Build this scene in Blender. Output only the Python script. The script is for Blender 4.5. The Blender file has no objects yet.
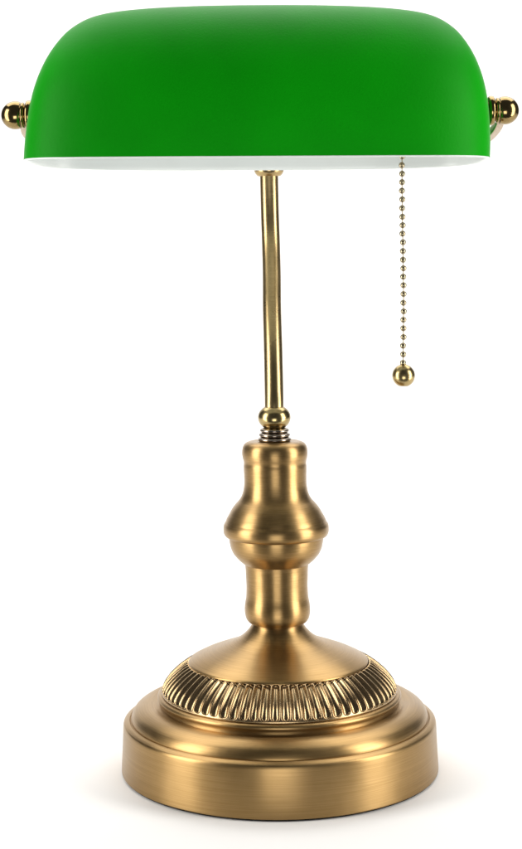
import bpy, bmesh, math
from mathutils import Vector, Matrix

sc = bpy.context.scene
R = math.radians
S = 0.0005                      # one drawing unit = 0.5 mm
D = 1656.0                      # camera distance to the lamp axis, in units
ZC = 524.3                      # camera height, in units

# ---------------------------------------------------------------- camera
cd = bpy.data.cameras.new('camera'); cam = bpy.data.objects.new('camera', cd)
sc.collection.objects.link(cam); sc.camera = cam
cam.location = (0, -D*S, ZC*S)
ROLL = 0.010
cam.rotation_mode = 'QUATERNION'
cam.rotation_quaternion = (Matrix.Rotation(R(90), 4, 'X') @ Matrix.Rotation(-ROLL, 4, 'Z')).to_quaternion()
cd.sensor_fit = 'HORIZONTAL'; cd.sensor_width = 36
cd.lens = 36*1656/522
cd.shift_y = -(424.5-243)/522
cd.clip_start = 0.01; cd.clip_end = 50

# ---------------------------------------------------------------- world and lamps
w = bpy.data.worlds.new("World"); sc.world = w; w.use_nodes = True
bg = w.node_tree.nodes['Background']
bg.inputs[0].default_value = (0.93, 0.96, 1.0, 1); bg.inputs[1].default_value = 0.06

def area(name, loc, target, sx, sy, power, col=(1, 1, 1), spread=180):
    l = bpy.data.lights.new(name, 'AREA'); l.shape = 'RECTANGLE'
    l.size = sx; l.size_y = sy; l.energy = power; l.color = col; l.spread = R(spread)
    o = bpy.data.objects.new(name, l); sc.collection.objects.link(o)
    o.location = loc
    o.rotation_euler = (Vector(target)-Vector(loc)).to_track_quat('-Z', 'Y').to_euler()
    return o
area('overhead_softbox', (0, 0.68, 1.55), (0, 0.28, 0), 2.4, 1.3, 30, (1, 0.99, 0.97))
area('left_softbox',  (-0.88, -0.30, 0.25), (0, 0, 0.15), 0.42, 1.3, 11.5, (1, 0.98, 0.94))
area('right_softbox', (0.87, -0.32, 0.25), (0, 0, 0.15), 0.38, 1.3, 11.0, (1, 0.98, 0.94))
area('front_softbox', (0.0, -1.9, -0.40), (0, 0, 0.2), 0.80, 0.7, 8, (1, 0.99, 0.97))
area('backdrop_lamp', (0, 1.0, 1.6), (0, 2.2, 0.9), 2.5, 0.4, 21)

sc.view_settings.view_transform = 'Standard'
sc.view_settings.look = 'None'
sc.view_settings.exposure = 0.18
sc.view_settings.gamma = 1.0

# ---------------------------------------------------------------- materials
def new_mat(name):
    m = bpy.data.materials.new(name); m.use_nodes = True
    nt = m.node_tree; return m, nt, nt.nodes['Principled BSDF']

AROT = 0.25
def brass(name, c_lo, c_hi, rough, brush=1.0, aniso=0.0, blotch=0.25):
    """Antique brass lacquered over circular brushing: streaks follow radius and height."""
    m, nt, p = new_mat(name); N = nt.nodes.new; L = nt.links.new
    tc = N('ShaderNodeTexCoord')
    sep = N('ShaderNodeSeparateXYZ'); L(tc.outputs['Object'], sep.inputs[0])
    xy = N('ShaderNodeCombineXYZ'); L(sep.outputs[0], xy.inputs[0]); L(sep.outputs[1], xy.inputs[1])
    ln = N('ShaderNodeVectorMath'); ln.operation = 'LENGTH'; L(xy.outputs[0], ln.inputs[0])
    ang = N('ShaderNodeMath'); ang.operation = 'ARCTAN2'; L(sep.outputs[1], ang.inputs[0]); L(sep.outputs[0], ang.inputs[1])
    k1 = N('ShaderNodeMath'); k1.operation = 'MULTIPLY'; k1.inputs[1].default_value = 2600; L(ln.outputs['Value'], k1.inputs[0])
    k2 = N('ShaderNodeMath'); k2.operation = 'MULTIPLY'; k2.inputs[1].default_value = 2600; L(sep.outputs[2], k2.inputs[0])
    k3 = N('ShaderNodeMath'); k3.operation = 'MULTIPLY'; k3.inputs[1].default_value = 2.2; L(ang.outputs[0], k3.inputs[0])
    cv = N('ShaderNodeCombineXYZ'); L(k1.outputs[0], cv.inputs[0]); L(k2.outputs[0], cv.inputs[1]); L(k3.outputs[0], cv.inputs[2])
    n1 = N('ShaderNodeTexNoise'); n1.inputs['Scale'].default_value = 1.0; n1.inputs['Detail'].default_value = 4
    L(cv.outputs[0], n1.inputs['Vector'])
    n2 = N('ShaderNodeTexNoise'); n2.inputs['Scale'].default_value = 38; n2.inputs['Detail'].default_value = 5
    L(tc.outputs['Object'], n2.inputs['Vector'])
    n3 = N('ShaderNodeTexNoise'); n3.inputs['Scale'].default_value = 1900; n3.inputs['Detail'].default_value = 2
    L(tc.outputs['Object'], n3.inputs['Vector'])
    mixf = N('ShaderNodeMix'); mixf.data_type = 'FLOAT'; mixf.inputs[0].default_value = 1-blotch
    L(n2.outputs[0], mixf.inputs[2]); L(n1.outputs[0], mixf.inputs[3])
    cr = N('ShaderNodeValToRGB')
    cr.color_ramp.elements[0].position = 0.30; cr.color_ramp.elements[0].color = (*c_lo, 1)
    cr.color_ramp.elements[1].position = 0.68; cr.color_ramp.elements[1].color = (*c_hi, 1)
    L(mixf.outputs[0], cr.inputs[0]); L(cr.outputs[0], p.inputs['Base Color'])
    mr = N('ShaderNodeMapRange'); mr.inputs[3].default_value = rough*0.68; mr.inputs[4].default_value = rough*1.34
    L(n2.outputs[0], mr.inputs[0]); L(mr.outputs[0], p.inputs['Roughness'])
    p.inputs['Metallic'].default_value = 1.0
    if aniso:
        p.inputs['Anisotropic'].default_value = aniso
        p.inputs['Anisotropic Rotation'].default_value = AROT
        tg = N('ShaderNodeTangent'); tg.direction_type = 'RADIAL'; tg.axis = 'Z'
        L(tg.outputs[0], p.inputs['Tangent'])
    ad = N('ShaderNodeMath'); ad.operation = 'MULTIPLY_ADD'; ad.inputs[1].default_value = 0.35
    L(n3.outputs[0], ad.inputs[0]); L(n1.outputs[0], ad.inputs[2])
    b = N('ShaderNodeBump'); b.inputs['Strength'].default_value = 0.16*brush; b.inputs['Distance'].default_value = 0.0003
    L(ad.outputs[0], b.inputs['Height']); L(b.outputs[0], p.inputs['Normal'])
    return m

M_BRASS = brass('brushed_antique_brass', (0.28, 0.174, 0.066), (0.43, 0.278, 0.118), 0.36, 0.45, 0.72, 0.45)
M_FLUTE = brass('pressed_brass', (0.32, 0.215, 0.105), (0.48, 0.345, 0.19), 0.25, 0.04, 0.0)
M_POLE = brass('polished_brass_tube', (0.35, 0.25, 0.115), (0.50, 0.37, 0.18), 0.27, 0.06, 0.0)
M_BALL = brass('polished_brass_fittings', (0.32, 0.24, 0.105), (0.47, 0.36, 0.17), 0.24, 0.25, 0.0)
M_CHAIN = brass('nickelled_chain', (0.28, 0.235, 0.15), (0.42, 0.36, 0.24), 0.16, 0.2, 0.0)
M_THREAD = brass('bare_steel_thread', (0.30, 0.25, 0.20), (0.44, 0.38, 0.32), 0.20, 0.2, 0.0)
M_KNOB = brass('dark_antique_knob', (0.20, 0.135, 0.05), (0.34, 0.25, 0.11), 0.15, 0.2, 0.0)
M_YOKE = brass('pale_brushed_strip', (0.45, 0.36, 0.27), (0.60, 0.50, 0.40), 0.36, 1.0, 0.0)

def green_glass():
    m, nt, p = new_mat('green_cased_glass'); N = nt.nodes.new; L = nt.links.new
    tc = N('ShaderNodeTexCoord')
    n = N('ShaderNodeTexNoise'); n.inputs['Scale'].default_value = 14; n.inputs['Detail'].default_value = 5
    L(tc.outputs['Object'], n.inputs['Vector'])
    cr = N('ShaderNodeValToRGB')
    cr.color_ramp.elements[0].position = 0.3; cr.color_ramp.elements[0].color = (0.0005, 0.205, 0.001, 1)
    cr.color_ramp.elements[1].position = 0.7; cr.color_ramp.elements[1].color = (0.001, 0.275, 0.0015, 1)
    L(n.outputs[0], cr.inputs[0]); L(cr.outputs[0], p.inputs['Base Color'])
    n2 = N('ShaderNodeTexNoise'); n2.inputs['Scale'].default_value = 900; n2.inputs['Detail'].default_value = 3
    L(tc.outputs['Object'], n2.inputs['Vector'])
    b = N('ShaderNodeBump'); b.inputs['Strength'].default_value = 0.28; b.inputs['Distance'].default_value = 0.0003
    L(n2.outputs[0], b.inputs['Height']); L(b.outputs[0], p.inputs['Normal'])
    p.inputs['Roughness'].default_value = 0.5
    p.inputs['Specular IOR Level'].default_value = 0.07
    p.inputs['Sheen Weight'].default_value = 0.13
    p.inputs['Sheen Roughness'].default_value = 0.25
    return m
M_GREEN = green_glass()

def plain(name, col, rough, var=0.03, scale=20, spec=0.5):
    m, nt, p = new_mat(name); N = nt.nodes.new; L = nt.links.new
    tc = N('ShaderNodeTexCoord'); n = N('ShaderNodeTexNoise'); n.inputs['Scale'].default_value = scale
    n.inputs['Detail'].default_value = 4
    L(tc.outputs['Object'], n.inputs['Vector'])
    cr = N('ShaderNodeValToRGB')
    cr.color_ramp.elements[0].position = 0.3; cr.color_ramp.elements[0].color = (*[c*(1-var) for c in col], 1)
    cr.color_ramp.elements[1].position = 0.7; cr.color_ramp.elements[1].color = (*[min(1, c*(1+var)) for c in col], 1)
    L(n.outputs[0], cr.inputs[0]); L(cr.outputs[0], p.inputs['Base Color'])
    p.inputs['Roughness'].default_value = rough; p.inputs['Specular IOR Level'].default_value = spec
    return m
M_WHITE = plain('white_opal_glass', (0.72, 0.765, 0.755), 0.30)
M_FELT = plain('black_felt', (0.02, 0.018, 0.015), 0.95, 0.3, 400, 0.1)
M_PAPER = plain('white_backdrop_paper', (0.86, 0.85, 0.84), 0.95, 0.005, 3, 0.0)
M_BULB = plain('frosted_bulb_glass', (0.85, 0.85, 0.82), 0.35)

# ---------------------------------------------------------------- mesh helpers
def link(name, bm, mat, parent=None, loc=(0, 0, 0), smooth=True, sharp=50):
    bmesh.ops.recalc_face_normals(bm, faces=bm.faces)
    me = bpy.data.meshes.new(name); bm.to_mesh(me); bm.free()
    me.transform(Matrix.Scale(S, 4))
    me.materials.append(mat)
    if smooth:
        me.polygons.foreach_set('use_smooth', [True]*len(me.polygons))
        me.set_sharp_from_angle(angle=R(sharp))
    o = bpy.data.objects.new(name, me); sc.collection.objects.link(o)
    o.location = Vector(loc)*S
    if parent: o.parent = parent
    return o

def catmull(pts, n=4):
    """Smooth a profile; a point given three times over (r, z, 'c') is a hard corner."""
    out = []
    P = [Vector(p[:2]) for p in pts]; C = [len(p) > 2 for p in pts]
    for i in range(len(P)-1):
        p1, p2 = P[i], P[i+1]
        p0 = P[i-1] if i > 0 and not C[i] else p1-(p2-p1)
        p3 = P[i+2] if i+2 < len(P) and not C[i+1] else p2+(p2-p1)
        m1 = (p2-p0)*0.5; m2 = (p3-p1)*0.5
        L0 = (p2-p1).length                      # limit overshoot
        if m1.length > 1.2*L0: m1 *= 1.2*L0/m1.length
        if m2.length > 1.2*L0: m2 *= 1.2*L0/m2.length
        for k in range(n):
            t = k/n
            h = (2*t**3-3*t*t+1)*p1 + (t**3-2*t*t+t)*m1 + (-2*t**3+3*t*t)*p2 + (t**3-t*t)*m2
            out.append((h.x, h.y))
    out.append(tuple(P[-1]))
    return out

def lathe(prof, seg=128, bm=None, fn=None):
    bm = bm or bmesh.new(); rings = []
    for j, (r, z) in enumerate(prof):
        if r < 1e-4:
            rings.append([bm.verts.new((0, 0, z))]); continue
        rg = []
        for i in range(seg):
            a = 2*math.pi*i/seg
            rr, zz = (r, z) if fn is None else fn(r, z, a, j/(len(prof)-1))
            rg.append(bm.verts.new((rr*math.cos(a), rr*math.sin(a), zz)))
        rings.append(rg)
    for a, b in zip(rings, rings[1:]):
        n = max(len(a), len(b))
        for i in range(n):
            k = (i+1) % n
            if len(a) == 1: bm.faces.new((a[0], b[i], b[k]))
            elif len(b) == 1: bm.faces.new((a[i], a[k], b[0]))
            else: bm.faces.new((a[i], a[k], b[k], b[i]))
    return bm

def sweep(path, rad, seg=32, bm=None, flat=None):
    """Tube (or flat strip: flat=(w,t)) along a path of Vectors."""
    bm = bm or bmesh.new(); rings = []
    up = Vector((0, 1, 0))
    n = len(path)
    for i, p in enumerate(path):
        t = (path[min(i+1, n-1)]-path[max(i-1, 0)]).normalized()
        u = up - up.dot(t)*t
        if u.length < 1e-3: u = Vector((1, 0, 0))
        u.normalize(); v = t.cross(u); up = u
        rg = []
        for k in range(seg):
            a = 2*math.pi*k/seg
            if flat:
                ca, sa = math.cos(a), math.sin(a)
                e = 0.35
                x = flat[0]*math.copysign(abs(ca)**e, ca); y = flat[1]*math.copysign(abs(sa)**e, sa)
            else:
                x, y = rad*math.cos(a), rad*math.sin(a)
            rg.append(bm.verts.new(p+u*x+v*y))
        rings.append(rg)
    for a, b in zip(rings, rings[1:]):
        for k in range(seg):
            bm.faces.new((a[k], a[(k+1) % seg], b[(k+1) % seg], b[k]))
    bm.faces.new(rings[0]); bm.faces.new(rings[-1][::-1])
    return bm

def smooth_path(pts, n=10):
    P = [Vector(p) for p in pts]; out = []
    for i in range(len(P)-1):
        p0 = P[max(i-1, 0)]; p1 = P[i]; p2 = P[i+1]; p3 = P[min(i+2, len(P)-1)]
        for k in range(n):
            t = k/n
            out.append(0.5*((2*p1)+(p2-p0)*t+(2*p0-5*p1+4*p2-p3)*t*t+(3*p1-p0-3*p2+p3)*t**3))
    out.append(P[-1]); return out

# ---------------------------------------------------------------- setting: one white paper sweep
bm = bmesh.new()
W_ = 3200; prof = [(-330, -180), (-322, -60), (-310, -22), (-290, -6), (-268, 0), (2600, 0)]
for k in range(1, 17):
    a = R(90*k/16); prof.append((2600+1400*math.sin(a), 1400-1400*math.cos(a)))
prof.append((4000, 5200))
va = [bm.verts.new((-W_, y, z)) for y, z in prof]; vb = [bm.verts.new((W_, y, z)) for y, z in prof]
for i in range(len(prof)-1): bm.faces.new((va[i], vb[i], vb[i+1], va[i+1]))
bk = link('backdrop', bm, M_PAPER, smooth=True, sharp=60)
bk['kind'] = 'structure'; bk['label'] = 'plain white studio backdrop and surface under the lamp'

# ---------------------------------------------------------------- the lamp
lamp = bpy.data.objects.new('desk_lamp', None); sc.collection.objects.link(lamp)
AX = 13.8
lamp.location = (AX*S, 0, 0)
lamp.empty_display_size = 0.1
lamp['label'] = 'antique brass desk lamp with a green glass shade, bead pull chain and round fluted base'
lamp['category'] = 'desk lamp'
def sx(z): return -0.0065*z          # the whole stem leans very slightly to the left

# base drum with its stepped shoulder
base_prof = catmull([
    (140, 1.6, 'c'), (155.6, 1.6, 'c'), (157.4, 2.4), (157.6, 4.0), (156.6, 25), (155.8, 46), (155.5, 48.4), (154.6, 50.2),
    (152.0, 51.8), (149.6, 52.6, 'c'), (148.5, 51.8, 'c'), (148.0, 52.0, 'c'), (147.7, 54.6), (146.2, 58.2), (143.4, 61.6), (138.4, 64.6), (133, 66.4), (127.5, 66.8), (122.6, 66.4, 'c'),
    (119.8, 66.8, 'c'), (119.8, 70.4), (121.6, 73.5), (120.6, 76.0), (117.6, 77.0), (113.0, 77.0, 'c'), (106, 77.0)], 5)
base = link('base', lathe(base_prof, 192), M_BRASS, lamp, (0, 0, 0))
link('felt_pad', lathe([(0, 0.0), (154.6, 0.0), (156.2, 0.7), (156.4, 1.9), (150, 2.4), (0, 2.4)], 160), M_FELT, base, (0, 0, 0.3))

# fluted ring: 72 scooped flutes with rounded ends
NF = 72
def flute(r, z, a, t):
    ph = (a*NF/(2*math.pi)) % 1.0
    w0 = 0.435
    u = (ph-0.5)/w0                               # -1..1 across the scoop
    if abs(u) >= 1: d = 0.0
    else:
        c = math.sqrt(1-u*u)
        lo, hi = 0.175+0.09*(1-c), 0.885-0.045*(1-c)
        e = min((t-lo)/0.07, (hi-t)/0.09)
        d = (1-u*u)**0.75*math.sin(math.pi/2*max(0.0, min(1.0, e)))
    amt = -3.9*d*(0.96+0.08*math.sin(a*7.3+1.1)*math.sin(a*3.1))
    return r+amt*0.78, z+amt*0.62
fl_prof = catmull([(115.0, 75.6), (117.4, 77.6), (117.2, 80.2), (115.4, 85.0), (111.8, 90.4), (107.0, 95.4), (101.6, 99.9), (96.4, 103.6), (92.2, 106.0), (90.0, 106.4), (88.4, 104.0)], 10)
link('fluted_band', lathe(fl_prof, NF*20, fn=flute), M_FLUTE, base, (0, 0, 0), sharp=70)

# flared dome on top of the base
dome_prof = catmull([(86, 103.5, 'c'), (89.2, 105.6), (89.6, 107.2), (88.2, 108.6), (84, 110.8), (75, 115.0), (60, 120.6), (47, 125.4), (38, 130.2), (31, 136.4), (26.6, 142), (24.2, 147.0), (23.8, 150)], 5)
dz = lathe(dome_prof, 160)
for v in dz.verts: v.co.x += sx(v.co.z)
dome = link('base_dome', dz, M_BRASS, base, (0, 0, 0))

# turned stem
stem_prof = catmull([
    (0, 144.6), (22.6, 144.6, 'c'), (25.2, 144.9), (28.6, 146.2), (31.2, 149.4), (32.5, 154.2), (32.8, 159), (32.4, 164), (31.5, 168.8), (31.0, 173), (30.7, 182),
    (31.0, 190), (31.3, 199.0), (31.8, 203.6, 'c'), (33.8, 205.0), (38.2, 208.8), (42.8, 214.2), (45.5, 220), (46.9, 226.4), (47.4, 230.8, 'c'), (48.8, 231.2, 'c'),
    (51.0, 232.4), (52.5, 235.4), (52.8, 239.6), (52.2, 243.2), (50.5, 246.0, 'c'), (49.2, 249.4), (46.8, 253.6), (43.6, 259.2), (40.0, 263.8), (36.4, 267.8), (33.9, 272.0), (32.3, 277), (31.3, 284), (31.3, 292), (31.5, 297.4), (31.5, 301.2), (31.2, 304.4), (31.5, 306.8), (32.3, 309.8), (32.9, 314), (32.4, 319.4), (30.4, 323.4), (26.6, 325.6), (22, 326.0), (15, 326), (0, 326)], 5)
dz = lathe(stem_prof, 128)
for v in dz.verts: v.co.x += sx(v.co.z)
link('stem', dz, M_BRASS, lamp, (0, 0, 0), sharp=40)

# threaded collar and lock ball
th = [(0, 325.5)]
z = 326.0
for k in range(3):
    q = 2.0-1.0*k
    th += [(11.4+q, z, 'c'), (13.5+q, z+0.4), (14.6+q, z+1.5), (14.5+q, z+2.7), (13.2+q, z+3.8), (11.4+q, z+4.5, 'c')]
    z += 4.5
th = [(0, 325.5)]+catmull(th[1:], 3)
th += [(0, z)]
link('threaded_collar', lathe(th, 64), M_THREAD, lamp, (sx(333), 0, 0), sharp=80)
bp = []
for k in range(25):
    a = -R(51)+(R(51)+R(53))*k/24
    bp.append((16.4*math.cos(a), 349.8+13.2*math.sin(a)))
bp = [(0, bp[0][1])]+bp+[(0, bp[-1][1]+0.6)]
link('lock_ball', lathe(bp, 64), M_BALL, lamp, (sx(350), 0, 0), sharp=60)

# bent tube: leans back from the ball, then rises upright behind the shade
PT = Vector((9.1-AX, 74, 597))
pole_pts = smooth_path([(sx(352), 0, 352), (sx(372)+.2, 2.5, 372), (-2.6, 20, 416), (-3.2, 40, 456), (-3.0, 58, 490), (-3.4, 70.5, 522), (-4.2, 74.6, 556), (PT.x, 74, 597), (PT.x, 74, 607)], 8)
link('pole', sweep(pole_pts, 9.5, 40), M_POLE, lamp, sharp=60)
cup = catmull([(9.6, 594.2), (11.6, 593.8), (13.6, 595.6), (15.2, 598.4), (15.6, 601.5), (14.6, 605), (11, 608.6), (5, 610.6), (0, 611)], 4)
link('pole_cap', lathe([(0, 593.2)]+cup, 64), M_POLE, lamp, (PT.x, PT.y, 0), sharp=60)

# ---- shade geometry, local to its opening centre
SC = Vector((-3.2-AX, -50, ZC+76.6))
WT = [(0, 226.3), (20, 225.6), (40, 223.8), (61, 220.8), (78, 216.6), (92, 211.5), (104, 205.8), (116, 198.2), (126, 190.0), (134, 180.2), (140, 169.5), (144, 157), (147, 140), (149.4, 116), (151.2, 85), (152.4, 48), (153, 0)]
WT = [(t, w_*(0.983+0.010*t/153)) for t, w_ in WT]
def wid(t):
    for (a, x), (b, y) in zip(WT, WT[1:]):
        if a <= t <= b: return x+(y-x)*(t-a)/(b-a)
    return 0.0
HT = 153.0
def dep(t): return 105*math.sqrt(max(0.0, 1-(t/HT)**2.6))
def shade_bm(off, levels, seg=160, rim=None):
    """Lofted rounded hood. off = inward offset."""
    bm = bmesh.new(); rings = []
    for t in levels:
        f = t/HT
        W = wid(t) - off*(1.0); Dp = dep(t)-off
        if t >= HT-1e-6 or W < 1 or Dp < 1:
            rings.append([bm.verts.new((0.046*t, 0, t-off))]); break
        n = 3.6 - 0.9*f**3
        rg = []
        for i in range(seg):
            a = 2*math.pi*i/seg
            ca, sa = math.cos(a), math.sin(a)
            # even spacing on a superellipse
            x = W*math.copysign(abs(ca)**(2/n), ca); y = Dp*math.copysign(abs(sa)**(2/n), sa)
            zz = t - off*f**4
            end = (abs(x)/226)**4*max(0, 1-t/25)
            zz += 2.2*end - 1.4*y/105*max(0, 1-t/60)*1.0 - 0.005*x
            rg.append(bm.verts.new((x+0.046*t, y, zz)))
        rings.append(rg)
    for a, b in zip(rings, rings[1:]):
        for i in range(seg):
            k = (i+1) % seg
            if len(b) == 1: bm.faces.new((a[i], a[k], b[0]))
            else: bm.faces.new((a[i], a[k], b[k], b[i]))
    return bm, rings
def smooth_wt():
    # refine the table with a monotone-ish spline so the silhouette has no facets
    global WT
    P = [(a, b) for a, b in WT]
    # parametric catmull in (t,w) space
    pts = catmull([(w_, t_) for t_, w_ in P], 8)
    WT = []
    last = -1
    for w_, t_ in pts:
        if t_ > last+1e-4: WT.append((t_, w_)); last = t_
    WT[-1] = (HT, 0.0)
smooth_wt()
lv = [0.9]+[4+k*3.0 for k in range(33)]
tt = [HT*math.sin(a) for a in [R(42+k*(48/42)) for k in range(1, 43)]]
lv = [l for l in lv if l < tt[0]-1]+tt
bmo, ro = shade_bm(0, lv)
shade = link('glass_shade', bmo, M_GREEN, lamp, SC, sharp=89)
shade.data.materials[0] = M_GREEN
bmi, ri = shade_bm(4.2, [0.8]+lv[1:])
# rounded rim of the white inner layer
seg = 160
def ring_of(off, dzv):
    rg = []
    for i in range(seg):
        a = 2*math.pi*i/seg; ca, sa = math.cos(a), math.sin(a); n = 3.6
        W = WT[0][1]-off; Dp = 105-off
        x = W*math.copysign(abs(ca)**(2/n), ca); y = Dp*math.copysign(abs(sa)**(2/n), sa)
        rg.append(bmi.verts.new((x, y, dzv+2.2*(abs(x)/226)**4-1.4*y/105-0.005*x)))
    return rg
chain_r = [ri[0], ring_of(3.9, 0.1), ring_of(2.9, -0.4), ring_of(1.6, -0.4), ring_of(0.7, 0.0), ring_of(0.3, 0.7), ring_of(0.9, 1.6)]
for a, b in zip(chain_r, chain_r[1:]):
    for i in range(seg): bmi.faces.new((a[i], a[(i+1) % seg], b[(i+1) % seg], b[i]))
link('shade_lining', bmi, M_WHITE, shade, (0, 0, 0), sharp=89)

# pivot knobs at the two ends of the shade
KZ = ZC+126.0; KY = -50
def knob(side, x_in, x_c):
    L_ = abs(x_c-x_in)
    c = L_
    pr = catmull([(0, -3, 'c'), (9, -3, 'c'), (9, c-17, 'c'), (12.6, c-16.6), (14.0, c-15.0), (14.4, c-13), (13.6, c-10.8), (10.4, c-9.8, 'c'), (10.2, c-9.2, 'c'), (12.0, c-8.6), (12.6, c-7.2), (12.0, c-5.8), (10.0, c-5.2, 'c'), (10.0, c-4.9, 'c')], 3)
    r0 = 13.8
    a0 = R(21)
    for k in range(21):
        a = -a0+(math.pi/2+a0)*k/20
        pr.append((max(0, r0*math.cos(a)), c+r0*math.sin(a)))
    pr[-1] = (0, pr[-1][1])
    bm = lathe(pr, 64)
    bmesh.ops.rotate(bm, verts=bm.verts, cent=(0, 0, 0), matrix=Matrix.Rotation(R(90*side), 3, 'Y'))
    return link('knob', bm, M_KNOB, lamp, (x_in-AX, KY, KZ), sharp=60)
knob(-1, -220.5, -236.9)
knob(1, 215.5, 237.6)

# yoke: flat strip from one knob round behind the shade, through the pole cap, to the other knob
def yoke_pts():
    zb = 603
    return smooth_path([
        (-227.6-AX, -50, KZ+8), (-229-AX, -45, KZ-6), (-228-AX, -24, KZ-17), (-214-AX, 12, KZ-26), (-186-AX, 50, KZ-32), (-140-AX, 68, 617), (-60-AX, 74, zb+5),
        (PT.x, 74, zb+4), (60-AX, 74, zb+5), (140-AX, 68, 617), (188-AX, 50, KZ-36), (213-AX, 20, KZ-31), (225.5-AX, -5, KZ-24), (232-AX, -28, KZ-16), (234-AX, -42, KZ-8), (234-AX, -48, KZ+4)], 10)
link('yoke', sweep(yoke_pts(), 0, 24, flat=(4.2, 4.2)), M_YOKE, lamp, sharp=50)

# pivot rod, socket and unlit bulb inside the shade
rod = sweep([Vector((-224-AX, KY, KZ)), Vector((219-AX, KY, KZ))], 3.0, 20)
link('pivot_rod', rod, M_BALL, lamp, sharp=60)
sp = lathe(catmull([(0, -34), (13, -34, 'c'), (17, -33), (18, -29), (18, 20), (20, 22), (20, 30), (17, 32, 'c'), (0, 32)], 3), 48)
bmesh.ops.rotate(sp, verts=sp.verts, cent=(0, 0, 0), matrix=Matrix.Rotation(R(-90), 3, 'Y'))
sock = link('bulb_socket', sp, M_BALL, lamp, (138-AX, KY, KZ-2), sharp=50)
bb = lathe(catmull([(13, 30), (14, 40), (20, 56), (27, 74), (29, 90), (26, 106), (16, 118), (0, 122)], 5), 48)
bmesh.ops.rotate(bb, verts=bb.verts, cent=(0, 0, 0), matrix=Matrix.Rotation(R(-90), 3, 'Y'))
link('light_bulb', bb, M_BULB, lamp, (138-AX, KY, KZ-2), sharp=60)

# pull chain: every bead a piece of its own, plus the wire and the ball
CX = 141.3*0.97-AX; CY = -50
SP = 8.59*0.97
def zpx(y, x=403): return ZC - ((y-243)+0.01*(x-261))*0.97
z_last = zpx(362.8)
NB = 31
def cxz(z):       # the chain hangs with a barely visible wave
    return CX + 0.6*math.sin((z-z_last)/38.0) + 0.008*(z-z_last) - 0.5
wire = [Vector((cxz(z_last-6+i*SP/2), CY, z_last-6+i*SP/2)) for i in range(2*NB+2)]
wb = sweep(wire, 0.55, 8)
chain = link('pull_chain', wb, M_CHAIN, lamp)
bm = bmesh.new(); bmesh.ops.create_uvsphere(bm, u_segments=20, v_segments=12, radius=3.05)
first = link('bead', bm, M_CHAIN, chain, (cxz(z_last), CY, z_last))
for k in range(1, NB):
    b = first.copy(); sc.collection.objects.link(b); b.parent = chain
    z = z_last+k*SP
    b.location = Vector((cxz(z)+0.18*math.sin(k*2.4), CY+0.2*math.sin(k*1.7), z+0.16*math.sin(k*5.1)))*S
pb = []
zc = zpx(375.6)
r0 = 11.1
for k in range(25):
    a = -R(66)+(R(66)+R(76))*k/24
    pb.append((r0*math.cos(a), r0*math.sin(a)))
pb = [(0, pb[0][1]+0.5), (pb[0][0]-0.8, pb[0][1]+0.4)]+pb+[(2.4, 11.9), (0, 12.0)]
link('pull_ball', lathe(pb, 48), M_BALL, chain, (cxz(z_last)+.4, CY, zc), sharp=45)
